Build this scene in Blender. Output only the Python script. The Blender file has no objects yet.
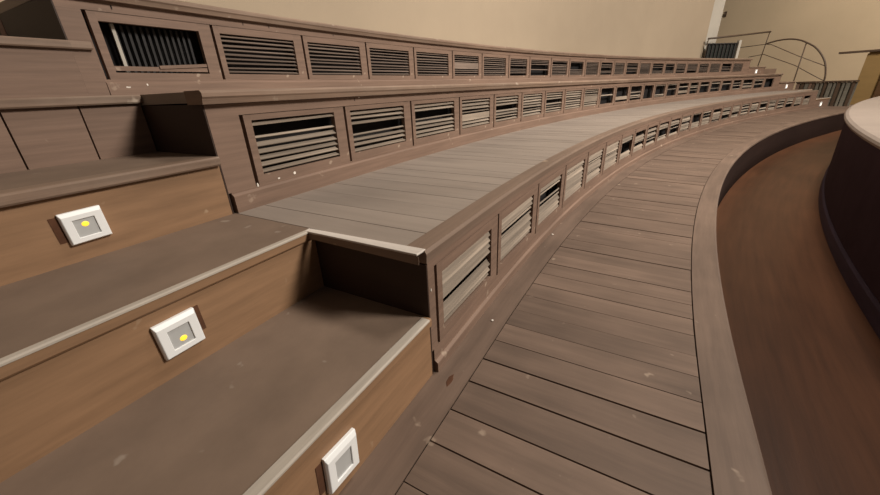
import bpy, bmesh, math, random
from mathutils import Vector, Matrix
from bisect import bisect_left

# ------------------------------------------------------------------ scale
# All lengths below are in "eye heights" above the walkway; S turns them into metres.
S = 0.75
C = bpy.context.scene.collection
rnd = random.Random(7)

# ------------------------------------------------------------------ camera
Rv = Vector((0.8703554, 0.4908962, -0.0387612))
Uv = Vector((-0.1678421, 0.3697406, 0.9138495))
Fv = Vector((-0.4629368, 0.7888681, -0.4041988))
cam = bpy.data.cameras.new('camera')
cam.sensor_fit = 'HORIZONTAL'
cam.sensor_width = 36.0
cam.lens = 358.335 / 880 * 36.0
cam.clip_start = 0.02
cam.clip_end = 200
co = bpy.data.objects.new('camera', cam)
M = Matrix((( Rv.x, Uv.x, -Fv.x, 0), (Rv.y, Uv.y, -Fv.y, 0), (Rv.z, Uv.z, -Fv.z, 0), (0, 0, 0, 1)))
co.matrix_world = M
C.objects.link(co)
bpy.context.scene.camera = co

# ------------------------------------------------------------------ world, lamps, exposure
w = bpy.data.worlds.new('hall_air')
bpy.context.scene.world = w
w.use_nodes = True
bg = w.node_tree.nodes['Background']
bg.inputs[0].default_value = (1.0, 0.88, 0.76, 1)
bg.inputs[1].default_value = 0.06


def area(name, loc, target, size, power, col, spread=180):
    l = bpy.data.lights.new(name, 'AREA')
    l.shape = 'DISK'
    l.size = size * S
    l.energy = power
    l.color = col
    l.spread = math.radians(spread)
    o = bpy.data.objects.new(name, l)
    o.location = Vector(loc) * S
    d = (Vector(target) - Vector(loc)).normalized()
    o.rotation_euler = d.to_track_quat('-Z', 'Y').to_euler()
    C.objects.link(o)
    return o


WARM = (1.0, 0.93, 0.84)
area('hall_area_light', (9.8, 5.6, 7.8), (-0.6, 5.4, 0.6), 3.2, 470, WARM, 105)
area('hall_area_light', (8.5, 9.0, 9.0), (6.0, 19.0, 1.5), 3.4, 460, WARM, 110)
area('hall_area_light', (1.8, 6.5, 9.5), (0.8, 6.0, -1.5), 2.0, 130, WARM, 100)  # fill light added above the pit to brighten its floor

vs = bpy.context.scene.view_settings
bpy.context.scene.display_settings.display_device = 'sRGB'
vs.view_transform = 'Standard'
vs.look = 'None'
vs.exposure = 0.0
vs.gamma = 1.0
vs.use_curve_mapping = False

# ------------------------------------------------------------------ plan curve
DS = 0.02
_s, _x, _y, _t = [], [], [], []


def _build():
    n0 = int(8 / DS)
    n1 = int(30 / DS)
    pts = {}
    x = 0.0
    y = 1.28145
    for i in range(0, n1 + 1):
        s = i * DS
        sc = min(s, 22)
        th = sc / 18.8772 - 0.0011971 * sc * sc
        pts[i] = (s, x, y, th)
        x += math.sin(th) * DS
        y += math.cos(th) * DS
    for i in range(-n0, 0):
        pts[i] = (i * DS, 0.0, 1.28145 + i * DS, 0.0)
    for i in range(-n0, n1 + 1):
        a = pts[i]
        _s.append(a[0]); _x.append(a[1]); _y.append(a[2]); _t.append(a[3])


_build()


def base(s):
    f = (s - _s[0]) / DS
    i = max(0, min(len(_s) - 2, int(f)))
    f -= i
    L = lambda a: a[i] * (1 - f) + a[i + 1] * f
    return L(_x), L(_y), L(_t)


def P(s, off, z):
    """point in metres: arc length s along the tiers, off towards the stage, z up"""
    x, y, t = base(s)
    return Vector((x + off * math.cos(t), y - off * math.sin(t), z)) * S


X1, X2, X3 = -0.579, -1.598, -2.5585     # fronts of the three tiers
XW = X3 - 1.05                           # back wall
XE = 0.435                               # walkway edge
XS = -0.446                              # seam of the back board
XI = 0.300                               # seam of the rim board
Z0 = -1.0
ZB, ZA, ZC, ZD, ZE = -0.738, -0.482, -0.225, 0.030, 0.285
ZT = 0.527
ZP = -1.50
XA, XD = -1.095, -2.09
SN = -0.39                               # end of tiers at the near stair
SF = 15.40                               # end of tiers at the far stair
SF2 = 16.55                              # outer side of the far stair
SN2 = -2.0

# ------------------------------------------------------------------ helpers


def tag(o, label=None, cat=None, group=None, kind=None):
    if label: o['label'] = label
    if cat: o['category'] = cat
    if group: o['group'] = group
    if kind: o['kind'] = kind
    return o


def empty(name, loc=(0, 0, 0), rz=0.0):
    o = bpy.data.objects.new(name, None)
    o.empty_display_size = 0.1
    o.location = loc
    o.rotation_euler = (0, 0, rz)
    C.objects.link(o)
    return o


class MB:
    """collects shapes with UVs in metres and links them as one mesh object"""

    def __init__(self):
        self.v = []; self.f = []; self.uv = []; self.sm = []

    def quad(self, pts, uvs=None, smooth=False):
        b = len(self.v)
        self.v += [tuple(p) for p in pts]
        self.f.append(tuple(range(b, b + len(pts))))
        if uvs is None:
            a = Vector(pts[0]); e1 = (Vector(pts[1]) - a)
            e1n = e1.normalized() if e1.length > 1e-9 else Vector((1, 0, 0))
            uvs = []
            for p in pts:
                d = Vector(p) - a
                u = d.dot(e1n)
                uvs.append((u, (d - e1n * u).length))
        self.uv += list(uvs)
        self.sm.append(smooth)

    def hexa(self, c):
        """eight corners: 0-3 bottom ring, 4-7 top ring"""
        for q in ((3, 2, 1, 0), (4, 5, 6, 7), (0, 1, 5, 4), (1, 2, 6, 5), (2, 3, 7, 6), (3, 0, 4, 7)):
            self.quad([c[i] for i in q])

    def box(self, lo, hi, mat=None):
        (x0, y0, z0), (x1, y1, z1) = lo, hi
        c = [Vector(k) for k in ((x0, y0, z0), (x1, y0, z0), (x1, y1, z0), (x0, y1, z0), (x0, y0, z1), (x1, y0, z1), (x1, y1, z1), (x0, y1, z1))]
        if mat is not None:
            c = [mat @ k for k in c]
        self.hexa(c)

    def sweep(self, prof, s0, s1, step=0.12, caps=True, smooth=True):
        """closed profile [(off,z)..] counter-clockwise seen from +s swept along the plan curve"""
        n = max(1, int(math.ceil((s1 - s0) / step)))
        ss = [s0 + (s1 - s0) * i / n for i in range(n + 1)]
        m = len(prof)
        L = [0]
        for i in range(m):
            a, b = prof[i], prof[(i + 1) % m]
            L.append(L[-1] + math.hypot(a[0] - b[0], a[1] - b[1]) * S)
        rings = [[P(s, o, z) for o, z in prof] for s in ss]
        for k in range(n):
            for i in range(m):
                j = (i + 1) % m
                self.quad([rings[k][i], rings[k][j], rings[k + 1][j], rings[k + 1][i]],
                          [(ss[k] * S, L[i]), (ss[k] * S, L[i + 1]), (ss[k + 1] * S, L[i + 1]), (ss[k + 1] * S, L[i])])
        if caps:
            self.quad(list(reversed(rings[0])), [(o * S, z * S) for o, z in reversed(prof)])
            self.quad(rings[-1], [(o * S, z * S) for o, z in prof])

    def tube(self, pts, r, n=10, closed=False):
        pts = [Vector(p) for p in pts]
        rings = []
        for i, p in enumerate(pts):
            a = pts[max(0, i - 1)]; b = pts[min(len(pts) - 1, i + 1)]
            d = (b - a).normalized()
            up = Vector((0, 0, 1)) if abs(d.z) < 0.95 else Vector((1, 0, 0))
            e = d.cross(up).normalized(); g = e.cross(d)
            rings.append([p + (e * math.cos(2 * math.pi * k / n) + g * math.sin(2 * math.pi * k / n)) * r for k in range(n)])
        for i in range(len(pts) - 1):
            for k in range(n):
                j = (k + 1) % n
                self.quad([rings[i][k], rings[i][j], rings[i + 1][j], rings[i + 1][k]], smooth=True)
        self.quad(rings[0]); self.quad(list(reversed(rings[-1])))

    def build(self, name, mat, parent=None, bevel=0.0, merge=True, local=None):
        me = bpy.data.meshes.new(name)
        vv = self.v
        if local is not None:
            inv = local.inverted()
            vv = [tuple(inv @ Vector(p)) for p in vv]
        me.from_pydata(vv, [], self.f)
        uvl = me.uv_layers.new(name='UVMap')
        for i, u in enumerate(self.uv):
            uvl.data[i].uv = u
        for i, p in enumerate(me.polygons):
            p.use_smooth = self.sm[i]
        bm = bmesh.new(); bm.from_mesh(me)
        if merge:
            bmesh.ops.remove_doubles(bm, verts=bm.verts, dist=1e-5)
        bmesh.ops.recalc_face_normals(bm, faces=bm.faces)
        bm.to_mesh(me); bm.free()
        me.materials.append(mat)
        o = bpy.data.objects.new(name, me)
        C.objects.link(o)
        if parent is not None:
            o.parent = parent
        if bevel > 0:
            b = o.modifiers.new('soft_edges', 'BEVEL')
            b.width = bevel; b.segments = 2; b.limit_method = 'ANGLE'; b.angle_limit = math.radians(40)
        return o


# ------------------------------------------------------------------ materials


def mat(name, col, rough=0.7, var=0.25, grain=(2.0, 30.0), grain_amt=0.25, spots=0.0, spot_col=(0.6, 0.5, 0.4),
        bump=0.15, blotch=1.3, dust=0.0, dust_col=(0.5, 0.42, 0.34), island=0.0, coord='UV', spec=0.3, metal=0.0):
    m = bpy.data.materials.new(name)
    m.use_nodes = True
    nt = m.node_tree; N = nt.nodes; K = nt.links
    b = N['Principled BSDF']
    b.inputs['Roughness'].default_value = rough
    b.inputs['Metallic'].default_value = metal
    b.inputs['Specular IOR Level'].default_value = spec
    tc = N.new('ShaderNodeTexCoord')
    src = tc.outputs['UV'] if coord == 'UV' else tc.outputs['Object']
    if coord == 'UV':
        # shift each piece so that neighbouring boards do not share their grain
        gi = N.new('ShaderNodeNewGeometry')
        sh = N.new('ShaderNodeVectorMath'); sh.operation = 'SCALE'
        cb = N.new('ShaderNodeCombineXYZ')
        K.new(gi.outputs['Random Per Island'], cb.inputs[0]); K.new(gi.outputs['Random Per Island'], cb.inputs[2])
        K.new(cb.outputs[0], sh.inputs[0]); sh.inputs['Scale'].default_value = 7.0
        ad = N.new('ShaderNodeVectorMath'); ad.operation = 'ADD'
        K.new(src, ad.inputs[0]); K.new(sh.outputs[0], ad.inputs[1])
        src = ad.outputs[0]
    mp = N.new('ShaderNodeMapping')
    mp.inputs['Scale'].default_value = (grain[0], grain[1], grain[0])
    K.new(src, mp.inputs[0])
    n1 = N.new('ShaderNodeTexNoise'); n1.inputs['Scale'].default_value = 1.0; n1.inputs['Detail'].default_value = 5; n1.inputs['Roughness'].default_value = 0.65
    K.new(mp.outputs[0], n1.inputs[0])
    n2 = N.new('ShaderNodeTexNoise'); n2.inputs['Scale'].default_value = blotch; n2.inputs['Detail'].default_value = 4
    K.new(src, n2.inputs[0])
    base_c = N.new('ShaderNodeRGB'); base_c.outputs[0].default_value = (*col, 1)
    cur = base_c.outputs[0]

    def scaled(cur, fac_out, lo, hi):
        mr = N.new('ShaderNodeMapRange'); mr.inputs[1].default_value = 0.3; mr.inputs[2].default_value = 0.7
        mr.inputs[3].default_value = lo; mr.inputs[4].default_value = hi
        K.new(fac_out, mr.inputs[0])
        vm = N.new('ShaderNodeVectorMath'); vm.operation = 'SCALE'
        K.new(cur, vm.inputs[0]); K.new(mr.outputs[0], vm.inputs['Scale'])
        return vm.outputs[0]

    cur = scaled(cur, n1.outputs[0], 1 - grain_amt, 1 + grain_amt)
    cur = scaled(cur, n2.outputs[0], 1 - var, 1 + var)
    if island > 0:
        gi2 = N.new('ShaderNodeNewGeometry')
        mr = N.new('ShaderNodeMapRange'); mr.inputs[3].default_value = 1 - island; mr.inputs[4].default_value = 1 + island
        K.new(gi2.outputs['Random Per Island'], mr.inputs[0])
        vm = N.new('ShaderNodeVectorMath'); vm.operation = 'SCALE'
        K.new(cur, vm.inputs[0]); K.new(mr.outputs[0], vm.inputs['Scale']); cur = vm.outputs[0]
    if dust > 0:
        n3 = N.new('ShaderNodeTexNoise'); n3.inputs['Scale'].default_value = 2.6; n3.inputs['Detail'].default_value = 6; n3.inputs['Roughness'].default_value = 0.7
        K.new(tc.outputs['Object'], n3.inputs[0])
        rr = N.new('ShaderNodeMapRange'); rr.inputs[1].default_value = 0.42; rr.inputs[2].default_value = 0.7; rr.inputs[4].default_value = dust
        K.new(n3.outputs[0], rr.inputs[0])
        mx = N.new('ShaderNodeMix'); mx.data_type = 'RGBA'
        K.new(rr.outputs[0], mx.inputs['Factor']); K.new(cur, mx.inputs['A']); mx.inputs['B'].default_value = (*dust_col, 1)
        cur = mx.outputs['Result']
    if spots > 0:
        n4 = N.new('ShaderNodeTexNoise'); n4.inputs['Scale'].default_value = 14.0; n4.inputs['Detail'].default_value = 3
        K.new(tc.outputs['Object'], n4.inputs[0])
        rr = N.new('ShaderNodeMapRange'); rr.inputs[1].default_value = 0.70 - 0.05 * spots; rr.inputs[2].default_value = 0.74; rr.inputs[4].default_value = 0.75
        K.new(n4.outputs[0], rr.inputs[0])
        mx = N.new('ShaderNodeMix'); mx.data_type = 'RGBA'
        K.new(rr.outputs[0], mx.inputs['Factor']); K.new(cur, mx.inputs['A']); mx.inputs['B'].default_value = (*spot_col, 1)
        cur = mx.outputs['Result']
    K.new(cur, b.inputs['Base Color'])
    if bump > 0:
        bp = N.new('ShaderNodeBump'); bp.inputs['Strength'].default_value = bump; bp.inputs['Distance'].default_value = 0.004
        K.new(n1.outputs[0], bp.inputs['Height']); K.new(bp.outputs[0], b.inputs['Normal'])
    return m


def emit(name, col, strength):
    m = bpy.data.materials.new(name)
    m.use_nodes = True
    b = m.node_tree.nodes['Principled BSDF']
    b.inputs['Base Color'].default_value = (*col, 1)
    b.inputs['Emission Color'].default_value = (*col, 1)
    b.inputs['Emission Strength'].default_value = strength
    return m


M_PAINT = mat('brown_painted_wood', (0.205, 0.131, 0.094), 0.62, 0.14, (3, 60), 0.16, spots=0.2, spot_col=(0.42, 0.32, 0.24))
M_COPE = mat('worn_brown_coping', (0.215, 0.142, 0.10), 0.6, 0.16, (2.5, 60), 0.24, spots=0.8, spot_col=(0.45, 0.36, 0.28), dust=0.3, dust_col=(0.34, 0.265, 0.205))
M_SLAT = mat('dusty_pale_slats', (0.265, 0.21, 0.162), 0.75, 0.3, (3, 90), 0.25, island=0.2)
M_SLAT3 = mat('shaded_brown_slats', (0.17, 0.125, 0.098), 0.75, 0.3, (3, 90), 0.25, island=0.25)  # darker slat tone, the shade of undersides seen from below put into colour
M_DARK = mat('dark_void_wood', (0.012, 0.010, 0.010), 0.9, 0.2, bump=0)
M_DECK = mat('dusty_deck_boards', (0.265, 0.215, 0.178), 0.62, 0.14, (1.5, 16), 0.12, dust=0.35, dust_col=(0.30, 0.25, 0.21), island=0.025)
M_WALK = mat('brown_walkway_boards', (0.160, 0.107, 0.078), 0.6, 0.18, (2.0, 26), 0.2, blotch=3.0, spots=0.3, spot_col=(0.36, 0.27, 0.2), island=0.07)
M_BAND = mat('brown_edge_boards', (0.195, 0.132, 0.096), 0.55, 0.12, (2, 40), 0.15, spots=0.3, spot_col=(0.34, 0.25, 0.18))
M_RISER = mat('orange_brown_stair_wood', (0.275, 0.158, 0.086), 0.6, 0.16, (2.5, 24), 0.2, spots=0.2, spot_col=(0.4, 0.28, 0.18))
M_TREAD = mat('grey_brown_tread_lino', (0.185, 0.128, 0.092), 0.7, 0.14, (6, 7), 0.12, spots=0.05, spot_col=(0.3, 0.24, 0.19))
M_STRIP = mat('worn_pale_nosing', (0.46, 0.40, 0.335), 0.6, 0.18, (3, 30), 0.2)
M_STRIP2 = mat('pale_end_strip', (0.62, 0.55, 0.49), 0.6, 0.18, (3, 30), 0.15)
M_END = mat('shaded_brown_end_wood', (0.040, 0.022, 0.015), 0.6, 0.12, (3, 20), 0.12)  # brown with the shade of the tier end faces put into it
M_PIT = mat('red_brown_pit_boards', (0.124, 0.050, 0.023), 0.45, 0.18, (1.5, 24), 0.2)
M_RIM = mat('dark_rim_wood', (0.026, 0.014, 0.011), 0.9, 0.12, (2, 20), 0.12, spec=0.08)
M_STAGEF = mat('dark_blue_moulding', (0.05, 0.034, 0.06), 0.6, 0.1, bump=0, spec=0.2)
M_STAGE = mat('dark_violet_cloth', (0.046, 0.027, 0.038), 0.9, 0.15, (6, 6), 0.12, spec=0.1)
M_STONE = mat('pale_stone_top', (0.275, 0.222, 0.188), 0.5, 0.08, (5, 5), 0.06, coord='OBJ')
M_WALL = mat('cream_plaster', (0.375, 0.295, 0.21), 0.85, 0.05, (1.5, 1.5), 0.03, coord='OBJ', bump=0.05, blotch=0.6)
M_WALL2 = mat('tan_plaster', (0.52, 0.40, 0.26), 0.85, 0.06, (1.5, 1.5), 0.03, coord='OBJ', bump=0.05, blotch=0.5)
M_WHITE = mat('greyish_white_paint', (0.46, 0.42, 0.36), 0.7, 0.06, (3, 3), 0.04, coord='OBJ', bump=0.03)
M_PLASTIC = mat('white_plastic', (0.88, 0.88, 0.87), 0.35, 0.02, (3, 3), 0.01, bump=0, spec=0.5)
M_LENS = mat('grey_lens', (0.46, 0.46, 0.45), 0.3, 0.06, (8, 8), 0.04, bump=0, spec=0.5)
M_LED = emit('yellow_led', (1.0, 0.60, 0.04), 1.0)
M_GLOW = emit('white_glow', (1.0, 0.92, 0.78), 1.6)
M_RUST = mat('raw_cut_wood', (0.085, 0.036, 0.018), 0.9, 0.3, (10, 30), 0.3)
M_METAL = mat('dark_brown_metal', (0.085, 0.055, 0.036), 0.5, 0.1, (4, 4), 0.06, coord='OBJ', bump=0)
M_CHIP = mat('white_paint_flake', (0.75, 0.68, 0.60), 0.8, 0.1, bump=0)
M_TANP = mat('tan_panel_wood', (0.27, 0.17, 0.065), 0.6, 0.08, (2, 12), 0.06)
M_BLK = mat('black_green_grille', (0.02, 0.022, 0.018), 0.6, 0.2, bump=0)
M_RED = mat('red_brown_panel', (0.10, 0.05, 0.02), 0.6, 0.1)
M_FIN = mat('near_black_fins', (0.030, 0.027, 0.026), 0.7, 0.2, bump=0)  # near-black colour for the vent fins and screen bars
M_FENCE = mat('dark_green_grey_boards', (0.16, 0.145, 0.115), 0.6, 0.3, (3, 30), 0.2, island=0.5)

# ------------------------------------------------------------------ structure: pit floor, walls
mb = MB()
mb.sweep([(XE - 0.2, ZP - 0.08), (6.0, ZP - 0.08), (6.0, ZP), (XE - 0.2, ZP)], -6, 20.0, 0.4)
tag(mb.build('floor', M_PIT), 'reddish brown wooden floor of the sunken pit between walkway and stage', 'floor', kind='structure')

mb = MB()
mb.sweep([(XW - 0.3, -1.3), (XW, -1.3), (XW, 7.0), (XW - 0.3, 7.0)], -6, 14.4, 0.2)
tag(mb.build('wall_left', M_WALL), 'curved cream plaster wall rising behind the top tier', 'wall', kind='structure')

mb = MB()
mb.sweep([(XW - 0.3, -1.3), (XW - 0.03, -1.3), (XW - 0.03, 7.0), (XW - 0.3, 7.0)], 14.4, 15.1, 0.2)
tag(mb.build('trim_1', M_WHITE), 'greyish white pilaster ending the curved plaster wall', 'pilaster', kind='structure')

SWL = 19.0


def radial_box(mbx, s0, s1, o0, o1, z0, z1):
    c = [P(s0, o0, z0), P(s0, o1, z0), P(s1, o1, z0), P(s1, o0, z0), P(s0, o0, z1), P(s0, o1, z1), P(s1, o1, z1), P(s1, o0, z1)]
    mbx.hexa(c)


mb = MB()
radial_box(mb, SWL, SWL + 0.3, -11, 9, -1.7, 7)
tag(mb.build('wall_end', M_WALL2), 'tan plaster wall closing the hall behind the far stair', 'wall', kind='structure')

mb = MB()
radial_box(mb, SF2 + 0.01, SWL - 0.01, -3.2, XE, -1.3, Z0)
tag(mb.build('floor_landing', M_BAND), 'brown landing floor beside the far stair', 'floor', kind='structure')
mb = MB()
radial_box(mb, SF2 + 0.01, SWL - 0.01, -9, -3.21, -1.3, ZE - 0.06)
tag(mb.build('floor_upper_landing', M_BAND), 'upper landing floor at the top of the far stair', 'floor', kind='structure')

# ------------------------------------------------------------------ deck planks across a tier


def planks(mbx, s0, s1, o0, o1, ztop, thick, pitch, gap, jitter=0.0, wide=0.0):
    s = s0
    k = 0
    while s < s1 - 0.01:
        e = min(s1, s + pitch * rnd.uniform(0.9, 1.1))
        g = gap * rnd.uniform(0.4, 1.3)
        if rnd.random() < wide: g *= 2.6
        dz = rnd.uniform(-jitter, 0)
        a, b = s + g / 2, e - g / 2
        zt = ztop + dz
        nn = 1
        mbx.hexa([P(a, o0, ztop - thick), P(a, o1, ztop - thick), P(b, o1, ztop - thick), P(b, o0, ztop - thick),
                  P(a, o0, zt), P(a, o1, zt), P(b, o1, zt), P(b, o0, zt)])
        s = e
        k += 1


# ------------------------------------------------------------------ the walkway
wk = empty('walkway', P(0, 0, Z0))
LWK = Matrix.Translation(P(0, 0, Z0))
tag(wk, 'lowest brown walkway of crosswise boards curving beside the sunken pit', 'walkway')
mb = MB()
planks(mb, SN2 - 1, SF2, XS + 0.004, XI - 0.004, Z0, 0.05, 0.14, 0.0036, 0.0035, 0.12)
mb.build('crosswise_boards', M_WALK, wk, local=LWK, merge=False)
mb = MB(); mb.sweep([(X1 - 0.02, Z0 - 0.05), (XS, Z0 - 0.05), (XS, Z0 + 0.002), (X1 - 0.02, Z0 + 0.002)], SN2 - 1, SF2)
mb.build('back_board', M_WALK, wk, local=LWK)
mb = MB(); mb.sweep([(XI, Z0 - 0.05), (XE - 0.012, Z0 - 0.05), (XE, Z0 - 0.035), (XE, Z0 - 0.012), (XE - 0.012, Z0 + 0.002), (XI, Z0 + 0.002)], SN2 - 1, SF2)
mb.build('rim_board', M_WALK, wk, local=LWK)
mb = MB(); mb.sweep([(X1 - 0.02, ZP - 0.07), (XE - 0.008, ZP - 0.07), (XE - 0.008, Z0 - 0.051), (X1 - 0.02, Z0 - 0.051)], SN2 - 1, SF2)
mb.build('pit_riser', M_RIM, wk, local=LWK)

# ------------------------------------------------------------------ stage front on the far side of the pit
st = empty('stage_front', P(5, 1.3, ZP)); LST = Matrix.Translation(P(5, 1.3, ZP))
tag(st, 'curved dark parapet with a rounded pale stone top across the pit', 'parapet')
mb = MB(); mb.sweep([(1.372, ZP), (3.6, ZP), (3.6, -0.56), (1.338, -0.56)], -5, 17.4, 0.15)
mb.build('dark_side', M_STAGE, st, local=LST)
mb = MB(); mb.sweep([(1.350, ZP), (1.374, ZP), (1.374, ZP + 0.13), (1.362, ZP + 0.13), (1.350, ZP + 0.11)], -5, 17.4, 0.15)
mb.build('foot_moulding', M_STAGEF, st, local=LST)
mb = MB(); mb.sweep([(1.33, -0.56), (3.6, -0.56), (3.6, -0.50), (1.345, -0.50), (1.318, -0.512), (1.308, -0.53), (1.315, -0.55)], -5, 17.4, 0.15)
mb.build('stone_top', M_STONE, st, local=LST)

# ------------------------------------------------------------------ tiers


def tier(name, label, x, zlo, zhi, xback, cope, SN):
    t = empty(name, P(0, x, zlo)); L = Matrix.Translation(P(0, x, zlo))
    tag(t, label, 'tier')
    nb = dict(local=L)
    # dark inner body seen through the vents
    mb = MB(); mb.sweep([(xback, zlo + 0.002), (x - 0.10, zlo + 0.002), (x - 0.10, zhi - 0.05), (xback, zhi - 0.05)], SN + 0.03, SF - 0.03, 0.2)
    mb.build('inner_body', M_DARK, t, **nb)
    # end panels
    for a, b in ((SN, SN + 0.006), (SF - 0.006, SF)):
        mb = MB(); mb.sweep([(xback, zlo + 0.001), (x - 0.0005, zlo + 0.001), (x - 0.0005, zhi - 0.0505), (xback, zhi - 0.045)], a, b)
        mb.build('end_panel', M_END, t, **nb)
    # deck
    mb = MB(); planks(mb, SN, SF, xback, x - 0.085, zhi, 0.044, 0.145, 0.0036, 0.0012, 0.2)
    mb.build('deck_boards', M_DECK, t, merge=False, **nb)
    # coping or nosing board
    if cope:
        mb = MB(); mb.sweep([(x - 0.082, zhi - 0.05), (x + 0.028, zhi - 0.05), (x + 0.034, zhi - 0.03), (x + 0.040, zhi - 0.022), (x + 0.040, zhi - 0.008), (x + 0.03, zhi + 0.002), (x - 0.082, zhi + 0.002)], SN - 0.012, SF + 0.01)
        mb.build('coping', M_COPE, t, **nb)
    else:
        mb = MB(); mb.sweep([(x - 0.082, zhi - 0.044), (x + 0.002, zhi - 0.044), (x + 0.004, zhi - 0.010), (x - 0.004, zhi + 0.002), (x - 0.082, zhi + 0.002)], SN, SF)
        mb.build('nosing', M_BAND, t, **nb)
    return t, L


T1, L1 = tier('seating_tier', 'lowest seating tier with vents along the brown walkway', X1, Z0, ZA, X2 + 0.002, False, -0.390)
T2, L2 = tier('seating_tier', 'middle seating tier with vents behind the broad dusty deck', X2, ZA, ZD, X3 + 0.002, True, -0.402)
T3, L3 = tier('seating_tier', 'top seating tier with vents against the cream plaster wall', X3, ZD, ZT, XW + 0.002, True, -0.425)

# seams between neighbouring vent panels, as arc lengths
SN = -0.390
SE1 = [-0.338, 0.257, 0.877, 1.474, 2.103, 2.711, 3.332, 3.916, 4.50, 5.09, 5.70]
while SE1[-1] + 0.62 < 15.25: SE1.append(SE1[-1] + 0.622)
SE2 = [-0.254, 0.360, 0.975, 1.624, 2.238, 2.848, 3.457, 4.054, 4.693, 5.308, 5.936, 6.569, 7.196, 7.759, 8.373, 8.985, 9.622, 10.194, 10.842, 11.510, 12.198, 12.840, 13.599, 14.311, 15.02]
SE3 = [-0.320, 0.275, 0.899, 1.534, 2.174, 2.836, 3.456, 4.112, 4.695, 5.368, 6.002, 6.602, 7.205, 7.805, 8.346, 8.987, 9.608, 10.284, 10.878, 11.493, 12.187, 12.845, 13.561, 14.289, 15.013]
# heights: rail bottom / frame top / opening top / opening bottom / frame bottom (= plinth top) / floor
H1 = dict(rail=ZA - 0.044, ft=-0.556, ot=-0.603, ob=-0.853, fb=-0.895, bt=-0.948, fl=Z0 + 0.002)
H2 = dict(rail=ZD - 0.05, ft=-0.070, ot=-0.097, ob=-0.343, fb=-0.390, bt=-0.398, fl=ZA)
H3 = dict(rail=ZT - 0.05, ft=0.430, ot=0.386, ob=0.148, fb=0.112, bt=0.104, fl=ZD)

for t, L, x, H, SE, SN in ((T1, L1, X1, H1, SE1, -0.390), (T2, L2, X2, H2, SE2, -0.402), (T3, L3, X3, H3, SE3, -0.425)):
    mb = MB(); mb.sweep([(x - 0.06, H['ft']), (x, H['ft']), (x, H['rail'] + 0.002), (x - 0.06, H['rail'] + 0.002)], SN + 0.0062, SF - 0.0062)
    mb.build('top_rail', M_PAINT, t, local=L)
    mb = MB(); mb.sweep([(x - 0.05, H['fl'] - 0.002), (x + 0.015, H['fl'] - 0.002), (x + 0.015, H['bt'] - 0.008), (x + 0.004, H['bt'] + 0.001), (x + 0.001, H['bt'] + 0.001), (x + 0.001, H['fb'] + 0.002), (x - 0.05, H['fb'] + 0.002)], SN + (0.018 if x > X3 else 0.090), SF - 0.0062)
    mb.build('baseboard', M_PAINT, t, local=L)
    for a, b in ((SN + 0.0062, SE[0]), (SE[-1], SF - 0.0062)):
        mb = MB(); mb.sweep([(x - 0.05, H['fb']), (x, H['fb']), (x, H['ft']), (x - 0.05, H['ft'])], a, b - (0.004 if b < 1 else 0))
        mb.build('end_board', M_PAINT, t, local=L)

ORD = ['first', 'second', 'third', 'fourth', 'fifth', 'sixth', 'seventh', 'eighth', 'ninth', 'tenth', 'eleventh', 'twelfth', 'thirteenth', 'fourteenth', 'fifteenth', 'sixteenth', 'seventeenth', 'eighteenth', 'nineteenth', 'twentieth', 'twenty-first', 'twenty-second', 'twenty-third', 'twenty-fourth', 'twenty-fifth', 'twenty-sixth']


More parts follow.
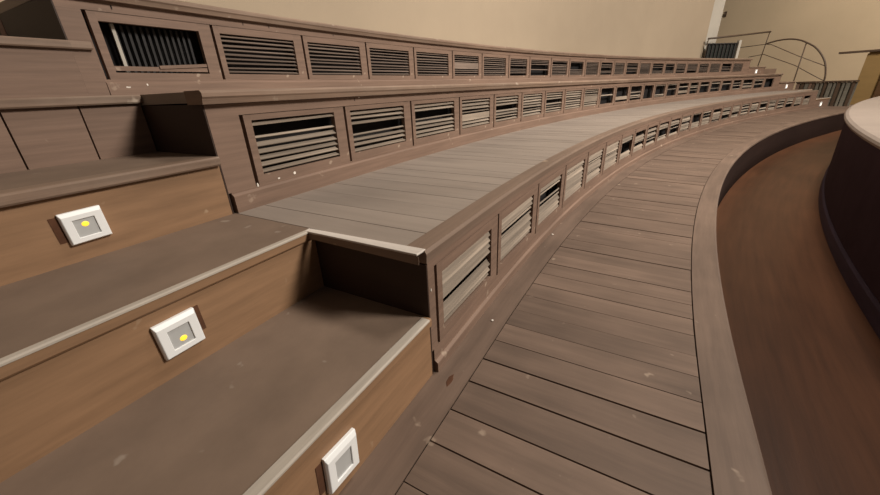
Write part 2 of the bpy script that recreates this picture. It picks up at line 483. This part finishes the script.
def vent(k, row, x, H, s0, s1, n, tilt0, rowname, note=None, missing=(), boards=(), gone=False, gaps=()):
    """one louvred panel: frame, slats and what shows inside; local axes: X along, Y inwards, Z up"""
    a, b = s0 + 0.014, s1 - 0.002
    pa, pb = P(a, x, 0), P(b, x, 0)
    mid = (pa + pb) / 2
    dx = (pb - pa)
    Wd = dx.length
    ang = math.atan2(dx.y, dx.x)
    zb = H['fb'] * S
    r = empty('vent_panel', (mid.x, mid.y, zb), ang)
    lab = '%s louvred vent panel from the near stair in the %s tier' % (ORD[k], rowname)
    if note: lab = 'first vent panel of the top tier, slats gone, black inside with upright fins'
    tag(r, lab, 'vent', 'vent panels of the %s tier' % rowname)
    # local: +X along s, local +Y points left of X = away from the stage (inwards)
    zt = H['ft'] * S - zb - 0.002; ot = H['ot'] * S - zb; ob = H['ob'] * S - zb
    h = Wd / 2
    ls = 0.036 * S
    rs = 0.078 * S
    d = 0.022
    f = MB()
    f.box((-h, 0.0, 0.0015), (-h + ls, d, zt)); f.box((h - rs, 0, 0.0015), (h, d, zt))
    f.box((-h + ls, 0, 0.0015), (h - rs, d, ob)); f.box((-h + ls, 0, ot), (h - rs, d, zt))
    f.build('frame', M_PAINT, r, 0.0012, merge=False)
    iw0, iw1 = -h + ls, h - rs
    if gone:
        g = MB()
        for q in range(13):
            u = iw0 + 0.062 + q * (iw1 - iw0 - 0.07) / 13
            g.box((u, 0.050, ob), (u + 0.010, 0.062, ot))
        g.build('inner_fins', M_FIN, r, merge=False)
        g = MB(); u = iw0 + 0.050
        g.box((u, 0.036, ob), (u + 0.012, 0.046, ot))
        g.build('pale_strip', M_WHITE, r)
        g = MB()
        g.box((iw0 - 0.004, 0.004, ob + 0.007), (iw1 - 0.004, 0.012, ob + 0.024))
        g.box((0, 0, 0), ((iw1 - iw0) * 0.55, 0.006, 0.013), Matrix.Translation((iw0 + (iw1 - iw0) * 0.44, -0.001, ob + 0.016)) @ Matrix.Rotation(math.radians(-3.5), 4, 'Y'))
        g.build('loose_slat', M_PAINT, r, merge=False)
        return r
    pitch = (ot - ob) / n
    g = MB()
    for q in range(n):
        if q in missing: continue
        tl = math.radians(tilt0 + rnd.uniform(-1, 1) * (4, 10, 7)[row - 1])
        wdt = (0.0325, 0.0262, 0.0205)[row - 1] * S * ((0.5 if row > 1 else 0.3) if q in gaps else 1.0)
        z = ob + pitch * (q + 0.5) + rnd.uniform(-0.08, 0.08) * pitch
        if q in boards: continue
        hw = wdt / 2
        m = Matrix.Translation((0, 0.011, z)) @ Matrix.Rotation(rnd.uniform(-0.006, 0.006), 4, 'Y') @ Matrix.Rotation(tl, 4, 'X')
        g.box((iw0, -hw, -0.0017), (iw1, hw, 0.0017), m)
    if boards:
        q0, q1 = min(boards), max(boards) + 1
        g.box((iw0, 0.004, ob + pitch * q0 + 0.002), (iw1, 0.010, ob + pitch * q1 - 0.002))
    if g.f: g.build('slats', M_SLAT if row < 3 else M_SLAT3, r, merge=False)
    return r


notes2 = {}
for row, x, H, SE, n, rowname in ((1, X1, H1, SE1, 8, 'lowest'), (2, X2, H2, SE2, 8, 'middle'), (3, X3, H3, SE3, 9, 'top')):
    for k in range(len(SE) - 1):
        miss = set(); boards = (); gone = False; note = None; gaps = ()
        if row == 1:
            tilt = 58
            gaps = {0: (3, 0), 1: (5, 4, 0), 2: (4, 3, 6), 3: (6,), 4: (2, 5), 5: (4,)}.get(k, tuple(rnd.sample(range(8), 2)))
            if k == 0: miss = {3}
            if k == 2: miss = {5}
            if k > 5: miss = set(rnd.sample(range(8), rnd.choice((1, 2, 3, 4))))
        elif row == 2:
            tilt = 33
            gaps = {0: (6, 5), 1: (3,), 2: (4,)}.get(k, tuple(rnd.sample(range(8), 1)))
            if k == 0: miss = {6}
            if k == 1: miss = {4}
            if k == 2: miss = {5}
            if k in (3,): boards = (2, 3)
            if k in (4, 6): miss = {4}
            if k == 8: boards = (2, 3, 4)
            if k >= 9:
                miss = set(rnd.sample(range(8), rnd.choice((5, 6, 7, 8))))
                if k in (10, 15, 21): boards = (1, 2)
        else:
            tilt = 26
            if k == 0: gone = True; note = 'open'
            if k == 5: boards = (3, 4, 5)
            if k > 6 and k != 9: miss = set(rnd.sample(range(9), rnd.choice((0, 2, 4, 5))))
            if k == 9: miss = {7}
        vent(k, row, x, H, SE[k], SE[k + 1], n, tilt, rowname, note, miss, boards, gone, gaps)

# ------------------------------------------------------------------ the stairs


def stair(label, a, b, near):
    t = empty('aisle_stair', P((a + b) / 2, X1, Z0)); L = Matrix.Translation(P((a + b) / 2, X1, Z0))
    tag(t, label, 'stair')
    steps = [(X1, XA, Z0, ZB), (XA, X2, ZB, ZA), (X2, XD, ZA, ZC), (XD, X3, ZC, ZD), (X3 + (0.014 if near else 0), XW + 0.002, ZD, ZE)]
    for i, (x0, x1_, zlo, zhi) in enumerate(steps):
        if near: b = (-0.392, -0.392, -0.404, -0.404, -0.427)[i]
        # riser board
        th = 0.036
        mb = MB(); mb.sweep([(x0 - 0.03, zlo - 0.02), (x0, zlo - 0.02), (x0, zhi - th), (x0 - 0.03, zhi - th)], a, b, 0.4)
        if i == 3:
            mb = MB()
            e = [a, a + 0.27, a + 0.53, a + 0.80, a + 1.08, b] if not near else [b, b - 0.226, b - 0.452, b - 0.69, b - 0.92, b - 1.15, a]
            e = sorted(e)
            for q in range(len(e) - 1):
                mb.sweep([(x0 - 0.03, zlo - 0.02), (x0, zlo - 0.02), (x0, zhi - th), (x0 - 0.03, zhi - th)], e[q] + 0.003, e[q + 1] - 0.003, 0.4)
        mb.build('riser', M_RISER if i < 3 and near else M_PAINT, t, local=L)
        # nosing board and tread
        pr = 0.010 if i < 2 else 0.022
        nb = 0.02 if i < 2 else 0.06
        mb = MB(); mb.sweep([(x0 - nb, zhi - th), (x0 + pr - 0.004, zhi - th), (x0 + pr, zhi - th + 0.006), (x0 + pr, zhi - 0.006), (x0 + pr - 0.006, zhi), (x0 - nb, zhi)], a, b, 0.4)
        mb.build('nosing', M_RISER if i < 2 else M_COPE, t, local=L)
        mb = MB(); mb.sweep([(x1_ - 0.03, zhi - 0.04), (x0 - nb, zhi - 0.04), (x0 - nb, zhi), (x1_ - 0.03, zhi)], a, b, 0.4)
        mb.build('tread', M_TREAD, t, local=L)
        if i < 2:
            wd = 0.028 if i == 0 else 0.018
            sa, sb = (a, b - 0.015) if near else (a + 0.01, b)
            mb = MB(); mb.sweep([(x0 - wd + 0.008, zhi - 0.004), (x0 + pr + 0.002, zhi - 0.004), (x0 + pr + 0.002, zhi + 0.001), (x0 + pr - 0.003, zhi + 0.004), (x0 - wd + 0.008, zhi + 0.004)], sa, sb, 0.2)
            mb.build('nosing_strip', M_STRIP, t, local=L)
    if near:
        xq = X3 + 0.014
        mb = MB(); mb.sweep([(X3 + 0.0165 - 0.015, ZD + 0.002), (xq, ZD + 0.002), (xq, ZE - 0.036), (X3 + 0.0015, ZE - 0.036)], -0.4268, -0.338, 0.1); mb.build('riser', M_PAINT, t, local=L)
        mb = MB(); mb.sweep([(X3 + 0.0015, ZE - 0.036), (xq + 0.018, ZE - 0.036), (xq + 0.022, ZE - 0.030), (xq + 0.022, ZE - 0.006), (xq + 0.016, ZE), (X3 + 0.0015, ZE)], -0.4268, -0.345, 0.1); mb.build('nosing', M_COPE, t, local=L)
    # solid core below
    if not near:
        mb = MB(); mb.sweep([(XW, -1.3), (X1 - 0.03, -1.3), (X1 - 0.03, ZB - 0.04), (XA - 0.03, ZB - 0.04), (XA - 0.03, ZA - 0.04), (X2 - 0.03, ZA - 0.04), (X2 - 0.03, ZC - 0.04), (XD - 0.03, ZC - 0.04), (XD - 0.03, ZD - 0.04), (X3 - 0.03, ZD - 0.04), (X3 - 0.03, ZE - 0.04), (XW, ZE - 0.04)], b - 0.03, b)
        mb.build('side_board', M_PAINT, t, local=L)
    return t


stair('near aisle stair of orange brown risers and grey treads with pale edges', SN2, SN - 0.002, True)
stair('far aisle stair beyond the ends of the curving tiers', SF + 0.002, SF2, False)

# pale strips on the end edge of the lowest tier
mb = MB()
zb_, zt_ = ZA - 0.003, ZA + 0.005
q_ = ((SN - 0.003, -1.100), (SN - 0.003, -0.588), (SN + 0.046, -0.584), (SN + 0.026, -1.108))
mb.hexa([P(a, o, zb_) for a, o in q_] + [P(a, o, zt_) for a, o in q_])
mb.build('end_strip', M_STRIP2, T1, 0.002, local=L1)
mb = MB()
mb.sweep([(-1.10, ZA - 0.026), (X1 - 0.004, ZA - 0.034), (X1 - 0.004, ZA - 0.004), (-1.10, ZA - 0.004)], SN - 0.0015, SN - 0.0002)
mb.build('end_nosing', M_BAND, T1, local=L1)
# pale brown patch on the end panel of the top tier
mb = MB()
mb.hexa([P(-0.425 - 0.002, -3.42, 0.33), P(-0.425 - 0.002, -3.33, 0.33), P(-0.425, -3.33, 0.33), P(-0.425, -3.42, 0.33), P(-0.425 - 0.002, -3.40, 0.46), P(-0.425 - 0.002, -3.32, 0.46), P(-0.425, -3.32, 0.46), P(-0.425, -3.40, 0.46)])
mb.build('pale_patch', mat('pale_patch_brown', (0.22, 0.14, 0.12), 0.7, 0.2), T3, local=L3)

# ------------------------------------------------------------------ step lights


def step_light(name_label, s, x, z, wS, hS, led, cut, roll=0.0, lit=False):
    px, py, th = base(s)
    o = empty('step_light', P(s, x, z), 0)
    # local X along +s, local Z up, local -Y... built so that the face looks to the stage
    x0 = P(s - 0.05, x, z); x1 = P(s + 0.05, x, z)
    d = x1 - x0
    o.rotation_euler = (0, roll, math.atan2(d.y, d.x))
    tag(o, name_label, 'step light', 'step lights in the stair risers')
    w_, h_, t_ = wS * S / 2, hS * S / 2, 0.013
    lw, lh = w_ * 0.52, h_ * 0.55
    cxo, czo = 0.0, -h_ * 0.08
    f = MB()
    # stepped bezel: outer edge thin, sloping up to the rim round the lens
    outer = [(-w_, -h_), (w_, -h_), (w_, h_), (-w_, h_)]
    mid = [(-w_ * .93, -h_ * .93), (w_ * .93, -h_ * .93), (w_ * .93, h_ * .76), (-w_ * .93, h_ * .76)]
    inn = [(cxo - lw, czo - lh), (cxo + lw, czo - lh), (cxo + lw, czo + lh), (cxo - lw, czo + lh)]
    R0 = [Vector((a, 0.0, b)) for a, b in outer]
    R1 = [Vector((a, -t_ * 0.6, b)) for a, b in outer]
    R2 = [Vector((a, -t_, b)) for a, b in mid]
    R3 = [Vector((a, -t_, b)) for a, b in inn]
    R4 = [Vector((a, -t_ * 0.7, b)) for a, b in inn]
    for A_, B_ in ((R0, R1), (R1, R2), (R2, R3), (R3, R4)):
        for i in range(4):
            j = (i + 1) % 4
            f.quad([A_[i], A_[j], B_[j], B_[i]])
    f.quad(list(reversed(R0)))
    f.build('plate', M_PLASTIC, o, 0.0012)
    g = MB(); g.box((cxo - lw * .995, -t_ * 0.75, czo - lh * .995), (cxo + lw * .995, -t_ * 0.3, czo + lh * .995)); g.build('lens', M_GLOW if lit else M_LENS, o)
    if led:
        g = MB()
        n = 14
        c = Vector((cxo + lw * led[0], -t_ * 0.76, czo + lh * led[1]))
        ring = [c + Vector((math.cos(2 * math.pi * q / n) * lw * 0.34, 0, math.sin(2 * math.pi * q / n) * lw * 0.30)) for q in range(n)]
        ring2 = [p * 1.0 + Vector((0, -0.0015, 0)) - (p - c) * 0.4 for p in ring]
        for q in range(n):
            j = (q + 1) % n
            g.quad([ring[q], ring[j], ring2[j], ring2[q]])
        g.quad(list(reversed(ring2))); g.quad(ring)
        g.build('led', M_LED, o)
    if cut:
        g = MB()
        if cut < 0: g.box((-w_ - 0.016, -0.0012, -h_ * .75), (-w_ + 0.004, 0.0, h_ * .85))
        else: g.box((w_ - 0.004, -0.0012, -h_ * .55), (w_ + 0.012, 0.0, h_ * .95))
        g.build('cutout', M_RUST, o)
    return o


step_light('unlit white step light in the lowest riser of the near stair', 0.413 - 1.28145, X1, -0.890, 0.110, 0.122, None, -1, math.radians(3.5))
step_light('glowing white step light in the second riser of the near stair', 0.354 - 1.28145, XA, -0.614, 0.110, 0.112, (0.1, -0.35), 1, math.radians(-1.5))
step_light('glowing white step light in the third riser of the near stair', 0.389 - 1.28145, X2, -0.368, 0.110, 0.106, (0.0, 0.35), -1, math.radians(-1.5))
step_light('tiny bright step light in the lowest riser of the far stair', 15.92, X1, -0.90, 0.125, 0.125, None, 0, 0.0, True)
step_light('tiny bright step light in the third riser of the far stair', 15.98, X2, -0.37, 0.125, 0.125, None, 0, 0.0, True)
step_light('tiny bright step light in the topmost riser of the far stair', 15.95, X3, 0.13, 0.125, 0.125, None, 0, 0.0, True)

# ------------------------------------------------------------------ far railing
SR = 17.5
rl = empty('guard_railing', P(SR, -3.1, ZE)); LR = Matrix.Translation(P(SR, -3.1, ZE))
tag(rl, 'brown metal guard railing whose handrail curves down behind the far stair', 'railing')


def bez(pts, n=8):
    """smooth chain through the given points (Catmull-Rom)"""
    out = []
    q = [pts[0]] + list(pts) + [pts[-1]]
    for i in range(1, len(q) - 2):
        for k in range(n):
            t = k / n
            p0, p1, p2, p3 = (Vector(v) for v in q[i - 1:i + 3])
            out.append(0.5 * ((2 * p1) + (p2 - p0) * t + (2 * p0 - 5 * p1 + 4 * p2 - p3) * t * t + (3 * p1 - p0 - 3 * p2 + p3) * t ** 3))
    out.append(Vector(q[-2]))
    return out


R_ = lambda o, z, ds=0.0: P(SR + ds, o, z)
mb = MB(); mb.tube([P(14.25, -3.46, 1.19), P(15.9, -3.28, 1.32), R_(-3.12, 1.45)], 0.022); mb.build('top_bar', M_METAL, rl, local=LR)
mb = MB(); mb.tube(bez([R_(-3.16, 1.06), R_(-2.83, 1.13), R_(-2.49, 1.14), R_(-2.2, 1.08), R_(-1.98, 0.98), R_(-1.72, 0.82), R_(-1.5, 0.6), R_(-1.32, 0.33), R_(-1.22, 0.05), R_(-1.17, -0.25), R_(-1.17, -0.95)]), 0.019)
mb.build('curved_handrail', M_METAL, rl, local=LR)
mb = MB(); mb.tube([R_(-4.1, 1.02), R_(-3.16, 1.05), R_(-2.98, 1.02), R_(-2.1, 0.58), R_(-1.30, 0.22)], 0.009); mb.build('middle_bar', M_METAL, rl, local=LR)
mb = MB(); mb.tube([R_(-3.6, 0.66), R_(-3.14, 0.72), R_(-2.1, 0.28), R_(-1.45, -0.10), R_(-1.18, -0.25)], 0.009); mb.build('lower_bar', M_METAL, rl, local=LR)
mb = MB(); mb.tube([P(14.25, -3.46, ZT + 0.003), P(14.25, -3.46, 1.19)], 0.010); mb.build('post', M_METAL, rl, local=LR)
mb = MB(); mb.tube([R_(-3.22, ZE - 0.06), R_(-3.14, 1.45)], 0.012); mb.build('post', M_METAL, rl, local=LR)
mb = MB(); mb.tube([R_(-1.99, Z0), R_(-1.98, 0.98)], 0.014); mb.build('post', M_METAL, rl, local=LR)

# dark barred screen standing at the far end of the top tier
sc = empty('barred_screen', P(14.8, -3.2, ZT)); LS = Matrix.Translation(P(14.8, -3.2, ZT))
tag(sc, 'black barred screen with white end post on the far end of the top tier', 'screen')
A_, B_ = P(14.30, -3.45, 0), P(15.28, -3.02, 0)
dv = (B_ - A_); Lb = dv.length
MS = Matrix.Translation(A_) @ Matrix.Rotation(math.atan2(dv.y, dv.x), 4, 'Z')
zz = (ZT + 0.003) * S
mb = MB(); mb.box((0, 0.03, zz), (Lb, 0.045, zz + 0.37), MS); mb.build('black_board', M_BLK, sc, local=LS)
for k in range(8):
    mb = MB(); u = 0.02 + k * (Lb - 0.06) / 7.4
    mb.box((u, 0.0, zz), (u + 0.03, 0.028, zz + 0.36), MS); mb.build('bar', M_FIN, sc, local=LS)
mb = MB(); mb.box((-0.01, -0.004, zz + 0.37), (Lb, 0.05, zz + 0.39), MS); mb.build('top_edge', M_FIN, sc, local=LS)
mb = MB(); mb.box((Lb + 0.005, -0.02, zz), (Lb + 0.075, 0.05, zz + 0.44), MS); mb.build('white_post', M_WHITE, sc, 0.003, local=LS)

# low balustrade beside the far stair
fb = empty('balustrade', P(SF2 + 0.12, -0.85, Z0)); LF = Matrix.Translation(P(SF2 + 0.12, -0.85, Z0))
tag(fb, 'low dark balustrade of upright boards at the foot of the far stair', 'balustrade')
q0, q1 = SF2 + 0.10, SF2 + 0.14
mb = MB(); radial_box(mb, q0 - 0.02, q1 + 0.02, -1.60, -0.10, -0.29, -0.245); mb.build('top_rail', M_METAL, fb, 0.004, local=LF)
k = 0
o = -1.58
while o < -0.14:
    wd = rnd.uniform(0.05, 0.10)
    mb = MB(); radial_box(mb, q0, q1, o, min(-0.12, o + wd), Z0, -0.29)
    ob_ = mb.build('upright_board', M_METAL if k % 3 == 1 else M_FENCE if k % 3 else M_PAINT if o < -1.1 else M_FENCE, fb, local=LF)
    o += wd + rnd.uniform(0.012, 0.05)
    k += 1
mb = MB(); radial_box(mb, q1, q1 + 0.02, -1.58, -0.12, Z0, -0.3); mb.build('back_panel', M_FENCE, fb, local=LF)

# tan partition with its dark rail
pt = empty('partition', P(17.6, 0.3, Z0)); LP = Matrix.Translation(P(17.6, 0.3, Z0))
tag(pt, 'tan wooden partition under a dark rail beyond the balustrade', 'partition')
mb = MB(); radial_box(mb, 17.55, 17.65, -0.38, 0.30, Z0, 0.50); mb.build('tan_panel', M_TANP, pt, 0.004, local=LP)
mb = MB(); radial_box(mb, 17.50, 17.70, 0.12, 3.4, ZP, 0.12); mb.build('low_red_panel', M_RED, pt, 0.004, local=LP)
mb = MB(); radial_box(mb, 17.56, 17.64, 0.301, 3.4, 0.121, 0.50); mb.build('upper_tan_panel', M_TANP, pt, local=LP)
mb = MB(); radial_box(mb, 17.48, 17.72, -1.05, 3.4, 0.54, 0.60); mb.build('dark_rail', M_METAL, pt, 0.004, local=LP)
mb = MB(); radial_box(mb, 17.58, 17.62, -0.36, 3.4, 0.50, 0.54); mb.build('rail_support', M_TANP, pt, local=LP)

# small hook on the end wall
hk = empty('wall_hook', P(SWL, -5.6, 2.45)); LH = Matrix.Translation(P(SWL, -5.6, 2.45))
tag(hk, 'small dark hook high on the tan end wall', 'hook')
mb = MB(); radial_box(mb, SWL - 0.02, SWL - 0.003, -5.67, -5.57, 2.36, 2.56); mb.build('back_plate', M_METAL, hk, 0.003, local=LH)
mb = MB(); mb.tube([P(SWL - 0.02, -5.62, 2.48), P(SWL - 0.10, -5.62, 2.44), P(SWL - 0.12, -5.62, 2.54)], 0.02); mb.build('prong', M_METAL, hk, local=LH)

# ------------------------------------------------------------------ paint flakes, cracks and crumbs


def flake(parent, L, s0, x, z, wd, ht, m, name):
    g = MB(); n = 9
    c = P(s0, x, z)
    d = (P(s0 + 0.01, x, z) - P(s0 - 0.01, x, z)).normalized()
    nrm = Vector((d.y, -d.x, 0))
    ring = []
    for q in range(n):
        a = 2 * math.pi * q / n; rr = rnd.uniform(0.55, 1.0)
        ring.append(c + d * math.cos(a) * wd * rr + Vector((0, 0, 1)) * math.sin(a) * ht * rr)
    top = [p + nrm * 0.0012 for p in ring]
    for q in range(n):
        j = (q + 1) % n
        g.quad([ring[q], ring[j], top[j], top[q]])
    g.quad(top); g.quad(list(reversed(ring)))
    g.build(name, m, parent, local=L)


for s0, z, a, b in ((-0.245, 0.075, 0.011, 0.004), (-0.15, 0.088, 0.004, 0.006)):
    flake(T3, L3, s0, X3 + 0.0135, z, a, b, M_CHIP, 'paint_flake')
for s0, z, a, b in ((-0.250, -0.385, 0.004, 0.010), (-0.13, -0.378, 0.006, 0.004), (-0.03, -0.372, 0.007, 0.006)):
    flake(T2, L2, s0, X2 + 0.001, z, a, b, M_CHIP, 'paint_flake')
flake(T2, L2, 0.49, X2 + 0.001, -0.028, 0.005, 0.003, M_CHIP, 'paint_flake')
flake(T1, L1, -0.372, X1 + 0.001, -0.635, 0.003, 0.006, M_CHIP, 'paint_flake')
for s0, z in ((-0.19, 0.455), (0.481, 0.456), (0.658, 0.458), (1.198, 0.457)):
    flake(T3, L3, s0, X3 + 0.0005, z, 0.0025, 0.009, M_DARK, 'crack')
flake(T2, L2, 0.455, X2 + 0.0005, -0.038, 0.002, 0.008, M_DARK, 'crack')
for s0, o, r_, lab in ((1.17, -0.545, 0.006, 'white plaster crumb lying on the walkway below the second vent'), (0.03, -0.505, 0.0045, 'white plaster crumb lying on the walkway below the first vent')):
    bm = bmesh.new(); bmesh.ops.create_icosphere(bm, subdivisions=2, radius=r_)
    for v in bm.verts:
        v.co *= rnd.uniform(0.8, 1.15); v.co.z *= 0.55
    me = bpy.data.meshes.new('plaster_crumb'); bm.to_mesh(me); bm.free(); me.materials.append(M_CHIP)
    o_ = bpy.data.objects.new('plaster_crumb', me); o_.location = P(s0, o, Z0 + 0.002) + Vector((0, 0, r_ * 0.5)); C.objects.link(o_)
    tag(o_, lab, 'crumb', 'plaster crumbs on the walkway')

# splintered hole in the back board of the walkway
g = MB(); n = 11
c = P(-0.39, -0.505, Z0 + 0.0022)
ring = [c + Vector((math.cos(2 * math.pi * q / n) * 0.012 * rnd.uniform(0.5, 1.2), math.sin(2 * math.pi * q / n) * 0.024 * rnd.uniform(0.5, 1.2), 0)) for q in range(n)]
top = [c + (p - c) * 0.8 + Vector((0, 0, 0.0008)) for p in ring]
for q in range(n):
    j = (q + 1) % n
    g.quad([ring[q], ring[j], top[j], top[q]])
g.quad(top)
g.build('splintered_hole', M_RUST, wk, local=LWK)

# pale slab on the parapet
sl = MB()
c = P(7.3, 1.95, 0)
MSL = Matrix.Translation((c.x, c.y, -0.499 * S)) @ Matrix.Rotation(-0.6, 4, 'Z')
sl.box((-0.12, -0.3, 0.0), (0.12, 0.3, 0.03), MSL)
o_ = sl.build('slab', M_STONE, None, 0.006)
tag(o_, 'small pale slab lying on the rounded stone top of the parapet', 'slab')
